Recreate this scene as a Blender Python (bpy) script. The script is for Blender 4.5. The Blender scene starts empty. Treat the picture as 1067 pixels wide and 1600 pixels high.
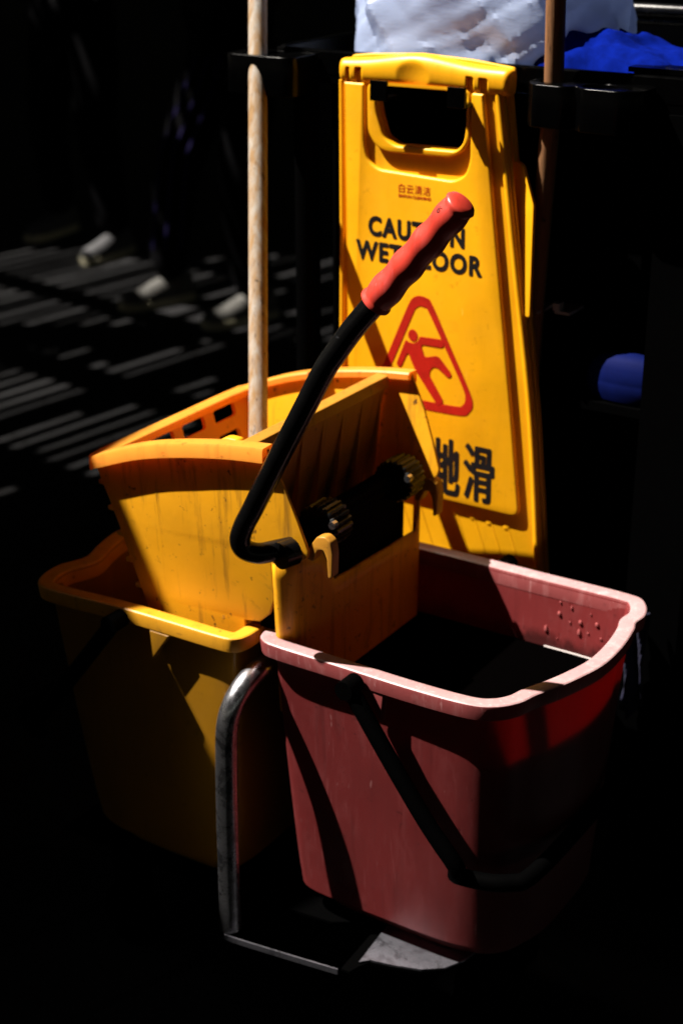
import bpy, bmesh, math, random
from mathutils import Vector, Matrix, noise, Quaternion
random.seed(7)
S = bpy.context.scene
COL = S.collection
R = math.radians

# ------------------------------------------------------------------ camera
YAW = R(32.5)                                   # trolley, sign and cart stand at this angle to the view
cam = bpy.data.cameras.new('camera'); camo = bpy.data.objects.new('camera', cam); COL.objects.link(camo)
camo.location = (0, 0, 1.5); camo.rotation_euler = (R(90 - 23), 0, 0)
cam.sensor_width = 36; cam.lens = 55.8; cam.clip_start = 0.05; cam.clip_end = 300
cam.dof.use_dof = True; cam.dof.focus_distance = 1.68; cam.dof.aperture_fstop = 4.5
S.camera = camo
# ------------------------------------------------------------------ world and sun
AX_U = Vector((math.cos(YAW), -math.sin(YAW), 0)); AX_V = Vector((math.sin(YAW), math.cos(YAW), 0))
SUN_D = (AX_U * 0.60 + AX_V * 0.335 + Vector((0, 0, -1))).normalized()
w = bpy.data.worlds.new('World'); S.world = w; w.use_nodes = True
nt = w.node_tree; nt.nodes.clear()
sky = nt.nodes.new('ShaderNodeTexSky'); sky.sky_type = 'NISHITA'; sky.sun_disc = False
sky.sun_elevation = math.asin(-SUN_D.z); sky.sun_rotation = math.atan2(-SUN_D.x, -SUN_D.y) % (2 * math.pi)
bg = nt.nodes.new('ShaderNodeBackground'); bg.inputs[1].default_value = 0.02
wo = nt.nodes.new('ShaderNodeOutputWorld'); nt.links.new(sky.outputs[0], bg.inputs[0]); nt.links.new(bg.outputs[0], wo.inputs[0])
sl = bpy.data.lights.new('sun', 'SUN'); sl.energy = 5.0; sl.angle = R(0.5); sl.color = (1, 0.93, 0.83)
so = bpy.data.objects.new('sun', sl); COL.objects.link(so); so.rotation_euler = SUN_D.to_track_quat('-Z', 'Y').to_euler()
so.location = (-4, 1, 6)
S.view_settings.view_transform = 'Standard'; S.view_settings.look = 'None'
S.view_settings.exposure = 1.6; S.view_settings.gamma = 1.0; S.view_settings.use_curve_mapping = False
S.cycles.max_bounces = 8; S.cycles.use_denoising = True

# ------------------------------------------------------------------ helpers
def W(u, v, z): return AX_U * u + AX_V * v + Vector((0, 0, z))
ANCH = {}
def tag(o, label, cat, group=None, kind=None):
    if label: o['label'] = label
    if cat: o['category'] = cat
    if group: o['group'] = group
    if kind: o['kind'] = kind
    return o
def thing(name, u, v, z, label, cat, group=None, tilt=0.0):
    o = bpy.data.objects.new(name, None); COL.objects.link(o)
    o.empty_display_size = 0.05
    o.location = W(u, v, z); o.rotation_euler = (tilt, 0, -YAW)
    ANCH[o] = Vector((u, v, z)); return tag(o, label, cat, group)
def obj(name, verts, faces, mat, parent=None, anchor=None, smooth=True, sharp=35):
    """verts in absolute (u, v, z) when the parent is an anchored thing"""
    me = bpy.data.meshes.new(name)
    if anchor is None:
        p = parent
        while p is not None and p not in ANCH: p = p.parent
        anchor = ANCH[p] if p is not None else Vector((0, 0, 0))
    me.from_pydata([tuple(Vector(q) - anchor) for q in verts], [], faces); me.update()
    bm = bmesh.new(); bm.from_mesh(me); bmesh.ops.recalc_face_normals(bm, faces=bm.faces); bm.to_mesh(me); bm.free()
    if smooth:
        me.shade_smooth(); me.set_sharp_from_angle(angle=R(sharp))
    o = bpy.data.objects.new(name, me); COL.objects.link(o)
    if mat: me.materials.append(mat)
    if parent: o.parent = parent
    return o
def mod(o, kind, **k):
    m = o.modifiers.new(kind.lower(), kind)
    for a, b in k.items(): setattr(m, a, b)
    return o
def bev(o, wd=0.002, seg=2): return mod(o, 'BEVEL', width=wd, segments=seg, limit_method='ANGLE', angle_limit=R(40))
def box(a, b):
    (x0, y0, z0), (x1, y1, z1) = a, b
    v = [(x0,y0,z0),(x1,y0,z0),(x1,y1,z0),(x0,y1,z0),(x0,y0,z1),(x1,y0,z1),(x1,y1,z1),(x0,y1,z1)]
    return v, [(3,2,1,0),(4,5,6,7),(0,1,5,4),(1,2,6,5),(2,3,7,6),(3,0,4,7)]
def boxes(lst):
    V, F = [], []
    for a, b in lst:
        v, f = box(a, b); n = len(V); V += v; F += [tuple(i + n for i in q) for q in f]
    return V, F
def loft(rings, closed=True, cap0=False, cap1=False):
    n = len(rings[0]); V = [p for r in rings for p in r]; F = []
    m = n if closed else n - 1
    for i in range(len(rings) - 1):
        for j in range(m):
            k = (j + 1) % n
            F.append((i*n + j, i*n + k, (i+1)*n + k, (i+1)*n + j))
    if cap0: F.append(tuple(range(n))[::-1])
    if cap1: F.append(tuple((len(rings)-1)*n + j for j in range(n)))
    return V, F
def catmull(pts, n=8, closed=False):
    P = [Vector(p) for p in pts]; out = []; L = len(P)
    rng = range(L) if closed else range(L - 1)
    for i in rng:
        if closed: a, b, c, d = P[i-1], P[i], P[(i+1) % L], P[(i+2) % L]
        else: a, b, c, d = P[max(i-1,0)], P[i], P[i+1], P[min(i+2, L-1)]
        for j in range(n):
            t = j / n
            out.append(0.5*((2*b) + (c-a)*t + (2*a-5*b+4*c-d)*t*t + (3*b-a-3*c+d)*t**3))
    if not closed: out.append(P[-1])
    return out
def tube(path, rad, n=16, cap=True):
    P = [Vector(p) for p in path]
    rs = rad if isinstance(rad, (list, tuple)) else [rad] * len(P)
    rings = []; nrm = None
    for i, p in enumerate(P):
        t = (P[min(i+1, len(P)-1)] - P[max(i-1, 0)]).normalized()
        if nrm is None:
            nrm = t.cross(Vector((0, 0, 1)));
            if nrm.length < 0.1: nrm = t.cross(Vector((1, 0, 0)))
            nrm.normalize()
        nrm = (nrm - t * nrm.dot(t)).normalized(); b = t.cross(nrm)
        rings.append([p + (nrm*math.cos(2*math.pi*k/n) + b*math.sin(2*math.pi*k/n)) * rs[i] for k in range(n)])
    return loft(rings, True, cap, cap)
def sweep(path, prof, closed=False):
    """path horizontal-ish, prof = [(outward, dz)] closed section; outward = right hand side of travel"""
    P = [Vector(p) for p in path]; rings = []; L = len(P)
    for i, p in enumerate(P):
        a = P[(i-1) % L] if closed else P[max(i-1, 0)]; c = P[(i+1) % L] if closed else P[min(i+1, L-1)]
        t1 = (p-a); t2 = (c-p)
        t1.z = t2.z = 0
        if t1.length < 1e-9: t1 = t2
        if t2.length < 1e-9: t2 = t1
        n1 = Vector((t1.y, -t1.x, 0)).normalized(); n2 = Vector((t2.y, -t2.x, 0)).normalized()
        nn = (n1+n2).normalized(); k = 1 / max(0.5, nn.dot(n1))
        rings.append([p + nn*(o*k) + Vector((0,0,dz)) for o, dz in prof])
    if closed: rings.append(rings[0]); return loft(rings, True)
    return loft(rings, True, True, True)
def round_poly(pts, r, n=6):
    out = []; L = len(pts)
    for i in range(L):
        p = Vector(pts[i]); a = Vector(pts[i-1]); c = Vector(pts[(i+1) % L])
        d1 = (a-p); d2 = (c-p); rr = r[i] if isinstance(r, (list, tuple)) else r
        k = min(rr, d1.length*0.45, d2.length*0.45)
        if k < 1e-5: out.append(p); continue
        s = p + d1.normalized()*k; e = p + d2.normalized()*k
        for j in range(n+1):
            t = j/n; out.append(s*(1-t)**2 + p*2*t*(1-t) + e*t*t)
    return out
def plate(outlines, thick, bevel=0.0, res=2):
    """flat shape with holes: outlines in (x, z); returns verts in (x, y, z) with the middle plane at y = 0"""
    cu = bpy.data.curves.new('tmp', 'CURVE'); cu.dimensions = '2D'; cu.fill_mode = 'BOTH'
    for ol in outlines:
        sp = cu.splines.new('POLY'); sp.points.add(len(ol)-1); sp.use_cyclic_u = True
        for i, p in enumerate(ol): sp.points[i].co = (p[0], p[1], 0, 1)
    cu.extrude = max(0, thick/2 - bevel); cu.bevel_depth = bevel; cu.bevel_resolution = res; cu.offset = -bevel
    ob = bpy.data.objects.new('tmp', cu); COL.objects.link(ob)
    dg = bpy.context.evaluated_depsgraph_get(); me = bpy.data.meshes.new_from_object(ob.evaluated_get(dg))
    bm = bmesh.new(); bm.from_mesh(me); bmesh.ops.remove_doubles(bm, verts=bm.verts, dist=1e-6); bm.to_mesh(me); bm.free()
    V = [Vector((q.co.x, -q.co.z, q.co.y)) for q in me.vertices]; F = [tuple(p.vertices) for p in me.polygons]
    bpy.data.objects.remove(ob); bpy.data.curves.remove(cu); bpy.data.meshes.remove(me)
    return V, F
def text_mesh(txt, x0, x1, z0, z1, bold=0.0, space=1.0):
    cu = bpy.data.curves.new('tmp', 'FONT'); cu.body = txt; cu.size = 1; cu.offset = bold; cu.resolution_u = 4; cu.space_character = space
    cu.extrude = 0.0
    ob = bpy.data.objects.new('tmp', cu); COL.objects.link(ob)
    dg = bpy.context.evaluated_depsgraph_get(); me = bpy.data.meshes.new_from_object(ob.evaluated_get(dg))
    xs = [q.co.x for q in me.vertices]; ys = [q.co.y for q in me.vertices]
    ax, bx_, ay, by = min(xs), max(xs), min(ys), max(ys)
    V = [Vector((x0 + (q.co.x-ax)/(bx_-ax)*(x1-x0), 0, z0 + (q.co.y-ay)/(by-ay)*(z1-z0))) for q in me.vertices]
    F = [tuple(p.vertices) for p in me.polygons]
    bpy.data.objects.remove(ob); bpy.data.curves.remove(cu); bpy.data.meshes.remove(me)
    return V, F
def shift(vf, d):
    d = Vector(d); return [Vector(q) + d for q in vf[0]], vf[1]

# ------------------------------------------------------------------ materials
def new_mat(name):
    m = bpy.data.materials.new(name); m.use_nodes = True; t = m.node_tree
    b = t.nodes['Principled BSDF']; o = t.nodes['Material Output']
    return m, t, b, o
def nd(t, typ, **k):
    n = t.nodes.new(typ)
    for a, b in k.items():
        if a in n.inputs.keys() if not hasattr(n, a) else False: n.inputs[a].default_value = b
        else: setattr(n, a, b)
    return n
def nz(t, co, scale, detail=4, rough=0.55, dist=0.0, stretch=None):
    n = t.nodes.new('ShaderNodeTexNoise'); n.inputs['Scale'].default_value = scale; n.inputs['Detail'].default_value = detail
    n.inputs['Roughness'].default_value = rough; n.inputs['Distortion'].default_value = dist
    if stretch:
        mp = t.nodes.new('ShaderNodeMapping'); mp.inputs['Scale'].default_value = stretch
        t.links.new(co, mp.inputs[0]); co = mp.outputs[0]
    t.links.new(co, n.inputs['Vector']); return n.outputs['Fac']
def ramp(t, f, p0, p1, c0=(0,0,0,1), c1=(1,1,1,1)):
    r = t.nodes.new('ShaderNodeValToRGB'); r.color_ramp.elements[0].position = p0; r.color_ramp.elements[1].position = p1
    r.color_ramp.elements[0].color = c0; r.color_ramp.elements[1].color = c1
    t.links.new(f, r.inputs[0]); return r.outputs[0]
def mixc(t, fac, a, b, amt=1.0):
    m = t.nodes.new('ShaderNodeMix'); m.data_type = 'RGBA'
    if amt != 1.0:
        mm = t.nodes.new('ShaderNodeMath'); mm.operation = 'MULTIPLY'; t.links.new(fac, mm.inputs[0]); mm.inputs[1].default_value = amt; fac = mm.outputs[0]
    t.links.new(fac, m.inputs[0])
    for i, c in ((6, a), (7, b)):
        if isinstance(c, tuple): m.inputs[i].default_value = c if len(c) == 4 else (*c, 1)
        else: t.links.new(c, m.inputs[i])
    return m.outputs[2]
def bump(t, b, h, strength=0.2, dist=0.002):
    n = t.nodes.new('ShaderNodeBump'); n.inputs['Strength'].default_value = strength; n.inputs['Distance'].default_value = dist
    t.links.new(h, n.inputs['Height']); t.links.new(n.outputs[0], b.inputs['Normal']); return n
def plastic(name, col, rough=0.42, trans=0.0, tcol=None, dirt=0.5, dirtcol=(0.05,0.03,0.015), pale=None, palea=0.3, spec=0.4, tide=None):
    m, t, b, o = new_mat(name)
    co = t.nodes.new('ShaderNodeTexCoord').outputs['Object']
    c2 = tuple(x*0.82 for x in col)
    c = mixc(t, ramp(t, nz(t, co, 9, 5), 0.35, 0.68), col, c2)
    if pale:
        c = mixc(t, ramp(t, nz(t, co, 1, 7, 0.7, 0.5, (60, 60, 14)), 0.50, 0.74), c, pale, palea)
        c = mixc(t, ramp(t, nz(t, co, 1, 3, 0.5, 0.1, (260, 260, 12)), 0.66, 0.70), c, pale, palea*1.4)
    c = mixc(t, ramp(t, nz(t, co, 1, 6, 0.65, 0.2, (70, 70, 5)), 0.54, 0.72), c, dirtcol, dirt*0.55)     # runs and streaks
    c = mixc(t, ramp(t, nz(t, co, 85, 4, 0.65), 0.635, 0.69), c, dirtcol, dirt*0.9)                         # specks
    c = mixc(t, ramp(t, nz(t, co, 14, 8, 0.72, 0.6), 0.60, 0.80), c, dirtcol, dirt*0.7)                    # smudges
    c = mixc(t, ramp(t, nz(t, co, 160, 2, 0.5, 0, (1, 1, 0.25)), 0.74, 0.78), c, tuple(min(1, x*1.3+0.08) for x in col), 0.5)   # scuffs
    if tide:
        sp = t.nodes.new('ShaderNodeSeparateXYZ'); t.links.new(co, sp.inputs[0])
        ad = t.nodes.new('ShaderNodeMath'); ad.operation = 'MULTIPLY_ADD'; t.links.new(nz(t, co, 1, 6, 0.7, 0.4, (45, 45, 20)), ad.inputs[0]); ad.inputs[1].default_value = -0.05; t.links.new(sp.outputs[2], ad.inputs[2])
        mr = t.nodes.new('ShaderNodeMapRange'); mr.inputs[1].default_value = tide[0]; mr.inputs[2].default_value = tide[1]; mr.inputs[3].default_value = 0.85; mr.inputs[4].default_value = 0.0
        t.links.new(ad.outputs[0], mr.inputs[0]); c = mixc(t, mr.outputs[0], c, dirtcol)
    t.links.new(c, b.inputs['Base Color'])
    rr = t.nodes.new('ShaderNodeMapRange'); rr.inputs[3].default_value = rough-0.1; rr.inputs[4].default_value = rough+0.16
    t.links.new(nz(t, co, 22, 6, 0.7), rr.inputs[0]); t.links.new(rr.outputs[0], b.inputs['Roughness'])
    b.inputs['Specular IOR Level'].default_value = spec
    bump(t, b, nz(t, co, 190, 5, 0.6), 0.10, 0.001)
    if trans > 0:
        tr = t.nodes.new('ShaderNodeBsdfTranslucent'); tr.inputs[0].default_value = (*(tcol or col), 1)
        mx = t.nodes.new('ShaderNodeMixShader'); mx.inputs[0].default_value = trans
        t.links.new(b.outputs[0], mx.inputs[1]); t.links.new(tr.outputs[0], mx.inputs[2]); t.links.new(mx.outputs[0], o.inputs[0])
    return m
def flat(name, col, rough=0.5, metal=0.0, spec=0.4, var=0.0, vs=40, bumpy=0.0):
    m, t, b, o = new_mat(name); co = t.nodes.new('ShaderNodeTexCoord').outputs['Object']
    if var: t.links.new(mixc(t, ramp(t, nz(t, co, vs, 6, 0.65), 0.4, 0.7), col, tuple(max(0, x*(1-var)) for x in col)), b.inputs['Base Color'])
    else: b.inputs['Base Color'].default_value = (*col, 1)
    b.inputs['Roughness'].default_value = rough; b.inputs['Metallic'].default_value = metal; b.inputs['Specular IOR Level'].default_value = spec
    if bumpy: bump(t, b, nz(t, co, 120, 5, 0.65), bumpy, 0.001)
    return m
M = {}
M['sign'] = plastic('sign_yellow_plastic', (0.86, 0.40, 0.003), 0.40, 0.10, (0.9, 0.42, 0.0), 0.28, (0.30, 0.12, 0.0))
M['wring'] = plastic('wringer_yellow_plastic', (0.82, 0.365, 0.008), 0.42, 0.10, (0.95, 0.40, 0.015), 1.1, (0.09, 0.04, 0.01))
M['wringthin'] = plastic('thin_wringer_yellow_plastic', (0.82, 0.37, 0.045), 0.42, 0.42, (1.0, 0.42, 0.06), 0.6, (0.09, 0.04, 0.01))
M['wringthick'] = plastic('thick_wringer_yellow_plastic', (0.42, 0.185, 0.018), 0.42, 0.0, None, 0.9, (0.07, 0.03, 0.01))  # thick parts; colour darkened to stand in for their unlit look
M['ybuck'] = plastic('bucket_yellow_plastic', (0.21, 0.094, 0.002), 0.42, 0.02, (0.9, 0.36, 0.0), 0.65, (0.10, 0.045, 0.01))  # base colour darkened to deepen the shade on the bucket body
M['yrim'] = plastic('worn_yellow_rim_plastic', (0.62, 0.28, 0.014), 0.42, 0.04, (0.9, 0.36, 0.0), 0.7, (0.10, 0.045, 0.01))  # kept lighter than the body so the rim looks sunlit
M['red'] = plastic('bucket_red_plastic', (0.120, 0.0145, 0.0150), 0.45, 0.20, (0.72, 0.040, 0.030), 0.55, (0.02, 0.005, 0.005), (0.19, 0.045, 0.047), 0.35)
M['redin'] = plastic('stained_red_plastic_inside', (0.20, 0.027, 0.028), 0.40, 0.20, (0.78, 0.045, 0.035), 0.55, (0.03, 0.007, 0.007), (0.26, 0.07, 0.07), 0.4, tide=(0.283, 0.300))
M['redrim'] = plastic('red_rim_plastic', (0.21, 0.045, 0.046), 0.36, 0.08, (0.5, 0.05, 0.05), 0.35, (0.08, 0.02, 0.02), (0.34, 0.15, 0.15), 0.5)
M['redtop'] = plastic('whitened_red_rim_top', (0.38, 0.22, 0.225), 0.34, 0.05, (0.5, 0.1, 0.1), 0.25, (0.12, 0.04, 0.04), (0.50, 0.38, 0.38), 0.6)  # sun glare on top of the rim painted in as a paler colour
M['grip'] = plastic('red_grip_rubber', (0.52, 0.040, 0.024), 0.36, 0.0, None, 0.25, (0.12, 0.01, 0.01), (0.6, 0.12, 0.12), 0.3, 0.5)
M['letter'] = flat('black_print', (0.006, 0.006, 0.007), 0.45, var=0.5)
M['redprint'] = flat('red_print', (0.42, 0.010, 0.004), 0.45, var=0.22, vs=60)
M['water'] = flat('dirty_water', (0.0004, 0.0003, 0.0003), 0.03, spec=0.0)
M['drop'] = flat('water_drop_clear', (0.32, 0.08, 0.08), 0.05, spec=1.0)
def blackm(name, base=0.006, rough=0.3, scuff=0.05, spec=0.4):
    m, t, b, o = new_mat(name); co = t.nodes.new('ShaderNodeTexCoord').outputs['Object']
    c = mixc(t, ramp(t, nz(t, co, 90, 6, 0.75, 0.5), 0.66, 0.74), (base, base, base*1.1), (scuff, scuff, scuff*1.15))
    t.links.new(c, b.inputs['Base Color'])
    rr = t.nodes.new('ShaderNodeMapRange'); rr.inputs[3].default_value = rough-0.1; rr.inputs[4].default_value = rough+0.2
    t.links.new(nz(t, co, 35, 6, 0.7), rr.inputs[0]); t.links.new(rr.outputs[0], b.inputs['Roughness'])
    b.inputs['Specular IOR Level'].default_value = spec
    bump(t, b, nz(t, co, 130, 6, 0.7), 0.12, 0.001)
    return m
M['lever'] = blackm('black_painted_steel', 0.0015, 0.20, 0.12, 0.38)
M['black'] = blackm('black_plastic', 0.0004, 0.18, 0.001, 0.08)
M['blackmatt'] = blackm('matt_black_plastic', 0.0005, 0.6, 0.001, 0.008)
M['gear'] = blackm('greased_black_gear', 0.0008, 0.24, 0.006, 0.25)
def metal(name, base, r0, r1, rust=0.3):
    m, t, b, o = new_mat(name); co = t.nodes.new('ShaderNodeTexCoord').outputs['Object']
    f = nz(t, co, 28, 8, 0.75, 0.6)
    c = mixc(t, ramp(t, f, 0.50, 0.66), base, (0.06, 0.055, 0.06), rust)
    t.links.new(c, b.inputs['Base Color']); b.inputs['Metallic'].default_value = 1.0
    rr = t.nodes.new('ShaderNodeMapRange'); rr.inputs[1].default_value = 0.35; rr.inputs[2].default_value = 0.7; rr.inputs[3].default_value = r0; rr.inputs[4].default_value = r1
    t.links.new(f, rr.inputs[0]); t.links.new(rr.outputs[0], b.inputs['Roughness']); bump(t, b, nz(t, co, 150, 6, 0.7), 0.15, 0.001)
    return m
M['tube'] = metal('worn_chromed_steel', (0.72, 0.72, 0.78), 0.18, 0.42, 0.7)
M['tray'] = metal('scuffed_steel_sheet', (0.36, 0.36, 0.42), 0.28, 0.55, 1.0)
def wood(name, a, bcol, dark, ax=2):
    m, t, b, o = new_mat(name); co = t.nodes.new('ShaderNodeTexCoord').outputs['Object']
    c = mixc(t, ramp(t, nz(t, co, 1, 6, 0.6, 0.3, (90, 90, 4)), 0.38, 0.64), a, bcol)
    c = mixc(t, ramp(t, nz(t, co, 1, 7, 0.7, 0.6, (160, 160, 9)), 0.54, 0.68), c, dark, 0.6)
    c = mixc(t, ramp(t, nz(t, co, 1, 3, 0.6, 0.8, (70, 70, 26)), 0.645, 0.69), c, (0.03, 0.018, 0.01), 0.85)
    t.links.new(c, b.inputs['Base Color']); b.inputs['Roughness'].default_value = 0.7; b.inputs['Specular IOR Level'].default_value = 0.2
    bump(t, b, nz(t, co, 1, 6, 0.7, 0.3, (140, 140, 14)), 0.5, 0.0015); return m
M['wood'] = wood('weathered_pole_wood', (0.26, 0.155, 0.07), (0.33, 0.30, 0.265), (0.085, 0.04, 0.014))
M['wood2'] = wood('dark_pole_wood', (0.20, 0.095, 0.04), (0.16, 0.07, 0.03), (0.06, 0.025, 0.01))
M['strand'] = flat('mop_cotton', (0.22, 0.20, 0.18), 0.9, var=0.5)
# plastic bag
def bagm():
    m, t, b, o = new_mat('thin_white_polythene'); b.inputs['Base Color'].default_value = (0.37, 0.44, 0.62, 1); b.inputs['Roughness'].default_value = 0.24
    co = t.nodes.new('ShaderNodeTexCoord').outputs['Object']
    bump(t, b, nz(t, co, 1, 4, 0.55, 1.0, (45, 30, 150)), 0.16, 0.003)
    tr = t.nodes.new('ShaderNodeBsdfTranslucent'); tr.inputs[0].default_value = (0.40, 0.48, 0.68, 1)
    mx = t.nodes.new('ShaderNodeMixShader'); mx.inputs[0].default_value = 0.45
    t.links.new(b.outputs[0], mx.inputs[1]); t.links.new(tr.outputs[0], mx.inputs[2]); t.links.new(mx.outputs[0], o.inputs[0]); return m
M['bag'] = bagm()
M['blue'] = flat('blue_cloth', (0.0008, 0.007, 0.14), 0.95, spec=0.02, var=0.45, vs=60, bumpy=0.6)
M['bluepl'] = flat('blue_plastic', (0.001, 0.004, 0.05), 0.7, spec=0.05, var=0.25)
M['navy'] = flat('navy_cloth', (0.003, 0.003, 0.022), 0.9, var=0.4, bumpy=0.4)
M['greypl'] = flat('pale_grey_plastic', (0.35, 0.36, 0.38), 0.4, var=0.2)
M['roof'] = flat('dark_tarpaulin', (0.012, 0.012, 0.013), 0.8, var=0.4, spec=0.1)
M['beam'] = flat('dark_stained_timber', (0.02, 0.015, 0.011), 0.8, var=0.5, spec=0.1)
def groundm():
    m, t, b, o = new_mat('dark_paving'); co = t.nodes.new('ShaderNodeTexCoord').outputs['Object']
    mp = t.nodes.new('ShaderNodeMapping'); mp.inputs['Rotation'].default_value = (0, 0, R(-38)); t.links.new(co, mp.inputs[0])
    br = t.nodes.new('ShaderNodeTexBrick'); br.inputs['Scale'].default_value = 1.0; br.inputs['Brick Width'].default_value = 0.4; br.inputs['Row Height'].default_value = 0.2
    br.inputs['Mortar Size'].default_value = 0.008; br.inputs['Color1'].default_value = (0.0145, 0.0145, 0.0155, 1); br.inputs['Color2'].default_value = (0.009, 0.009, 0.010, 1); br.inputs['Mortar'].default_value = (0.003, 0.003, 0.003, 1)
    t.links.new(mp.outputs[0], br.inputs['Vector'])
    c = mixc(t, ramp(t, nz(t, co, 60, 6, 0.7), 0.4, 0.7), br.outputs['Color'], (0.005, 0.005, 0.006), 0.75)
    t.links.new(c, b.inputs['Base Color']); b.inputs['Roughness'].default_value = 0.8; b.inputs['Specular IOR Level'].default_value = 0.15
    bump(t, b, nz(t, co, 90, 5, 0.7), 0.4, 0.003); return m
M['ground'] = groundm()

# ------------------------------------------------------------------ ground
g = obj('ground', [(-60,-30,0),(60,-30,0),(60,90,0),(-60,90,0)], [(0,1,2,3)], M['ground']); g['kind'] = 'structure'

# ------------------------------------------------------------------ added unseen cover: slats make the ground stripes, sheets block sky light
H = 2.30
cx0, cy0 = -2.4, 4.5
can = bpy.data.objects.new('canopy', None); COL.objects.link(can); can.location = (cx0, cy0, 0)
tag(can, 'dark tarpaulin and timber slat canopy overhead shading the yard', 'canopy')
ANCH[can] = Vector((cx0, cy0, 0))
def shade_sheet(poly, z, name='tarpaulin'):  # unseen sheet, placed only to hold back sky and sun
    n = len(poly); V = [(x, y, z) for x, y in poly] + [(x, y, z+0.006) for x, y in poly]
    F = [tuple(range(n))[::-1], tuple(range(n, 2*n))] + [(i, (i+1) % n, n+(i+1) % n, n+i) for i in range(n)]
    return obj(name, V, F, M['roof'], can, smooth=False)
# edges of the gap where the sun comes through
EDGE = [(a + 0.0235, b + 0.037) for a, b in [(-1.66, 1.46), (-1.66, 1.665), (-1.62, 1.697), (-1.545, 1.752), (-1.497, 1.795), (-1.470, 1.829), (-1.424, 1.8535), (-1.374, 1.872), (-1.215, 2.25), (-1.10, 2.56)]]
shade_sheet([(-40, 1.50)] + EDGE + [(-1.10, 2.75), (-40, 2.75)], H)                            # left of the gap
shade_sheet([(-40, -30), (40, -30), (40, 1.53), (-40, 1.53)], H + 0.03)                        # in front
shade_sheet([(-1.68, -4), (40, -4), (40, 8), (-1.68, 8)], 4.5)                                 # right, raised sheet added to cut the sky light
shade_sheet([(-1.3, 2.54), (-0.1, 2.54), (-0.1, 2.75), (-1.3, 2.75)], H + 0.03)
shade_sheet([(-1.55, 2.74), (40, 2.74), (40, 60), (-1.55, 60)], H + 0.03)                      # behind
shade_sheet([(-40, 7.0), (-1.5, 7.0), (-1.5, 60), (-40, 60)], H + 0.06)
shade_sheet([(-40, 2.74), (-4.2, 2.74), (-4.2, 7.1), (-40, 7.1)], H + 0.03)
shade_sheet([(-3.3, 4.96), (-2.08, 4.96), (-2.08, 5.24), (-3.3, 5.24)], H + 0.075, 'cover_sheet')  # this and the next sheets are added to trim the striped light
shade_sheet([(-2.02, 4.0), (-1.45, 4.0), (-1.45, 5.06), (-2.02, 5.06)], H + 0.085, 'cover_sheet')
shade_sheet([(-4.3, 2.7), (-1.45, 2.7), (-1.45, 3.74), (-4.3, 3.74)], H + 0.095, 'cover_sheet')
shade_sheet([(-4.3, 6.3), (-1.45, 6.3), (-1.45, 7.05), (-4.3, 7.05)], H + 0.095, 'cover_sheet')
# slatted part, boards run at 50 degrees
sd = Vector((math.cos(R(50)), math.sin(R(50)), 0)); sn = Vector((-sd.y, sd.x, 0)); sc = Vector((-2.9, 4.85, H - 0.02))
def board(c, hl, hw, name, z=0.0, d=sd, n_=sn, th=0.02):
    V = []
    for zz in (0, th):
        for a, b in ((-1,-1),(1,-1),(1,1),(-1,1)): V.append(c + d*(hl*a) + n_*(hw*b) + Vector((0,0,zz+z)))
    return obj(name, V, [(3,2,1,0),(4,5,6,7),(0,1,5,4),(1,2,6,5),(2,3,7,6),(3,0,4,7)], M['beam'], can, smooth=False)
rng = random.Random(11)
for i in range(-28, 29):
    bc_ = sc + sn*(i*0.074 + rng.uniform(-0.005, 0.005)); bw = 0.0255 + rng.uniform(-0.006, 0.006)
    cuts = [-2.6]
    for wx, wy, wr_ in ((-2.20, 5.44, 0.10), (-1.94, 5.26, 0.11), (-2.46, 6.10, 0.08)):     # openings cut so that sun reaches the shoes
        rel = Vector((wx, wy, 0)) - Vector((bc_.x, bc_.y, 0))
        if abs(rel.dot(sn)) < wr_: cuts += [rel.dot(sd) - wr_, rel.dot(sd) + wr_]
    cuts.append(2.6); cuts.sort()
    for c0_, c1_ in zip(cuts[::2], cuts[1::2]): board(bc_ + sd*((c0_+c1_)/2), (c1_-c0_)/2, bw, 'board')
for k, off in enumerate((-2.2, -1.62, -1.0, -0.42, 0.2, 0.78, 1.4, 2.1)):
    board(sc + sd*off, 2.3, 0.05 + 0.05*rng.random(), 'cross_beam', 0.024, sn, sd, 0.06)
for k in range(60):                                                                   # battens added over some gaps to break up the light stripes
    i = rng.randint(-28, 27); a = rng.uniform(-2.4, 2.4)
    board(sc + sn*((i+0.5)*0.074) + sd*a, rng.uniform(0.2, 0.7), 0.027, 'batten', 0.022)

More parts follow.
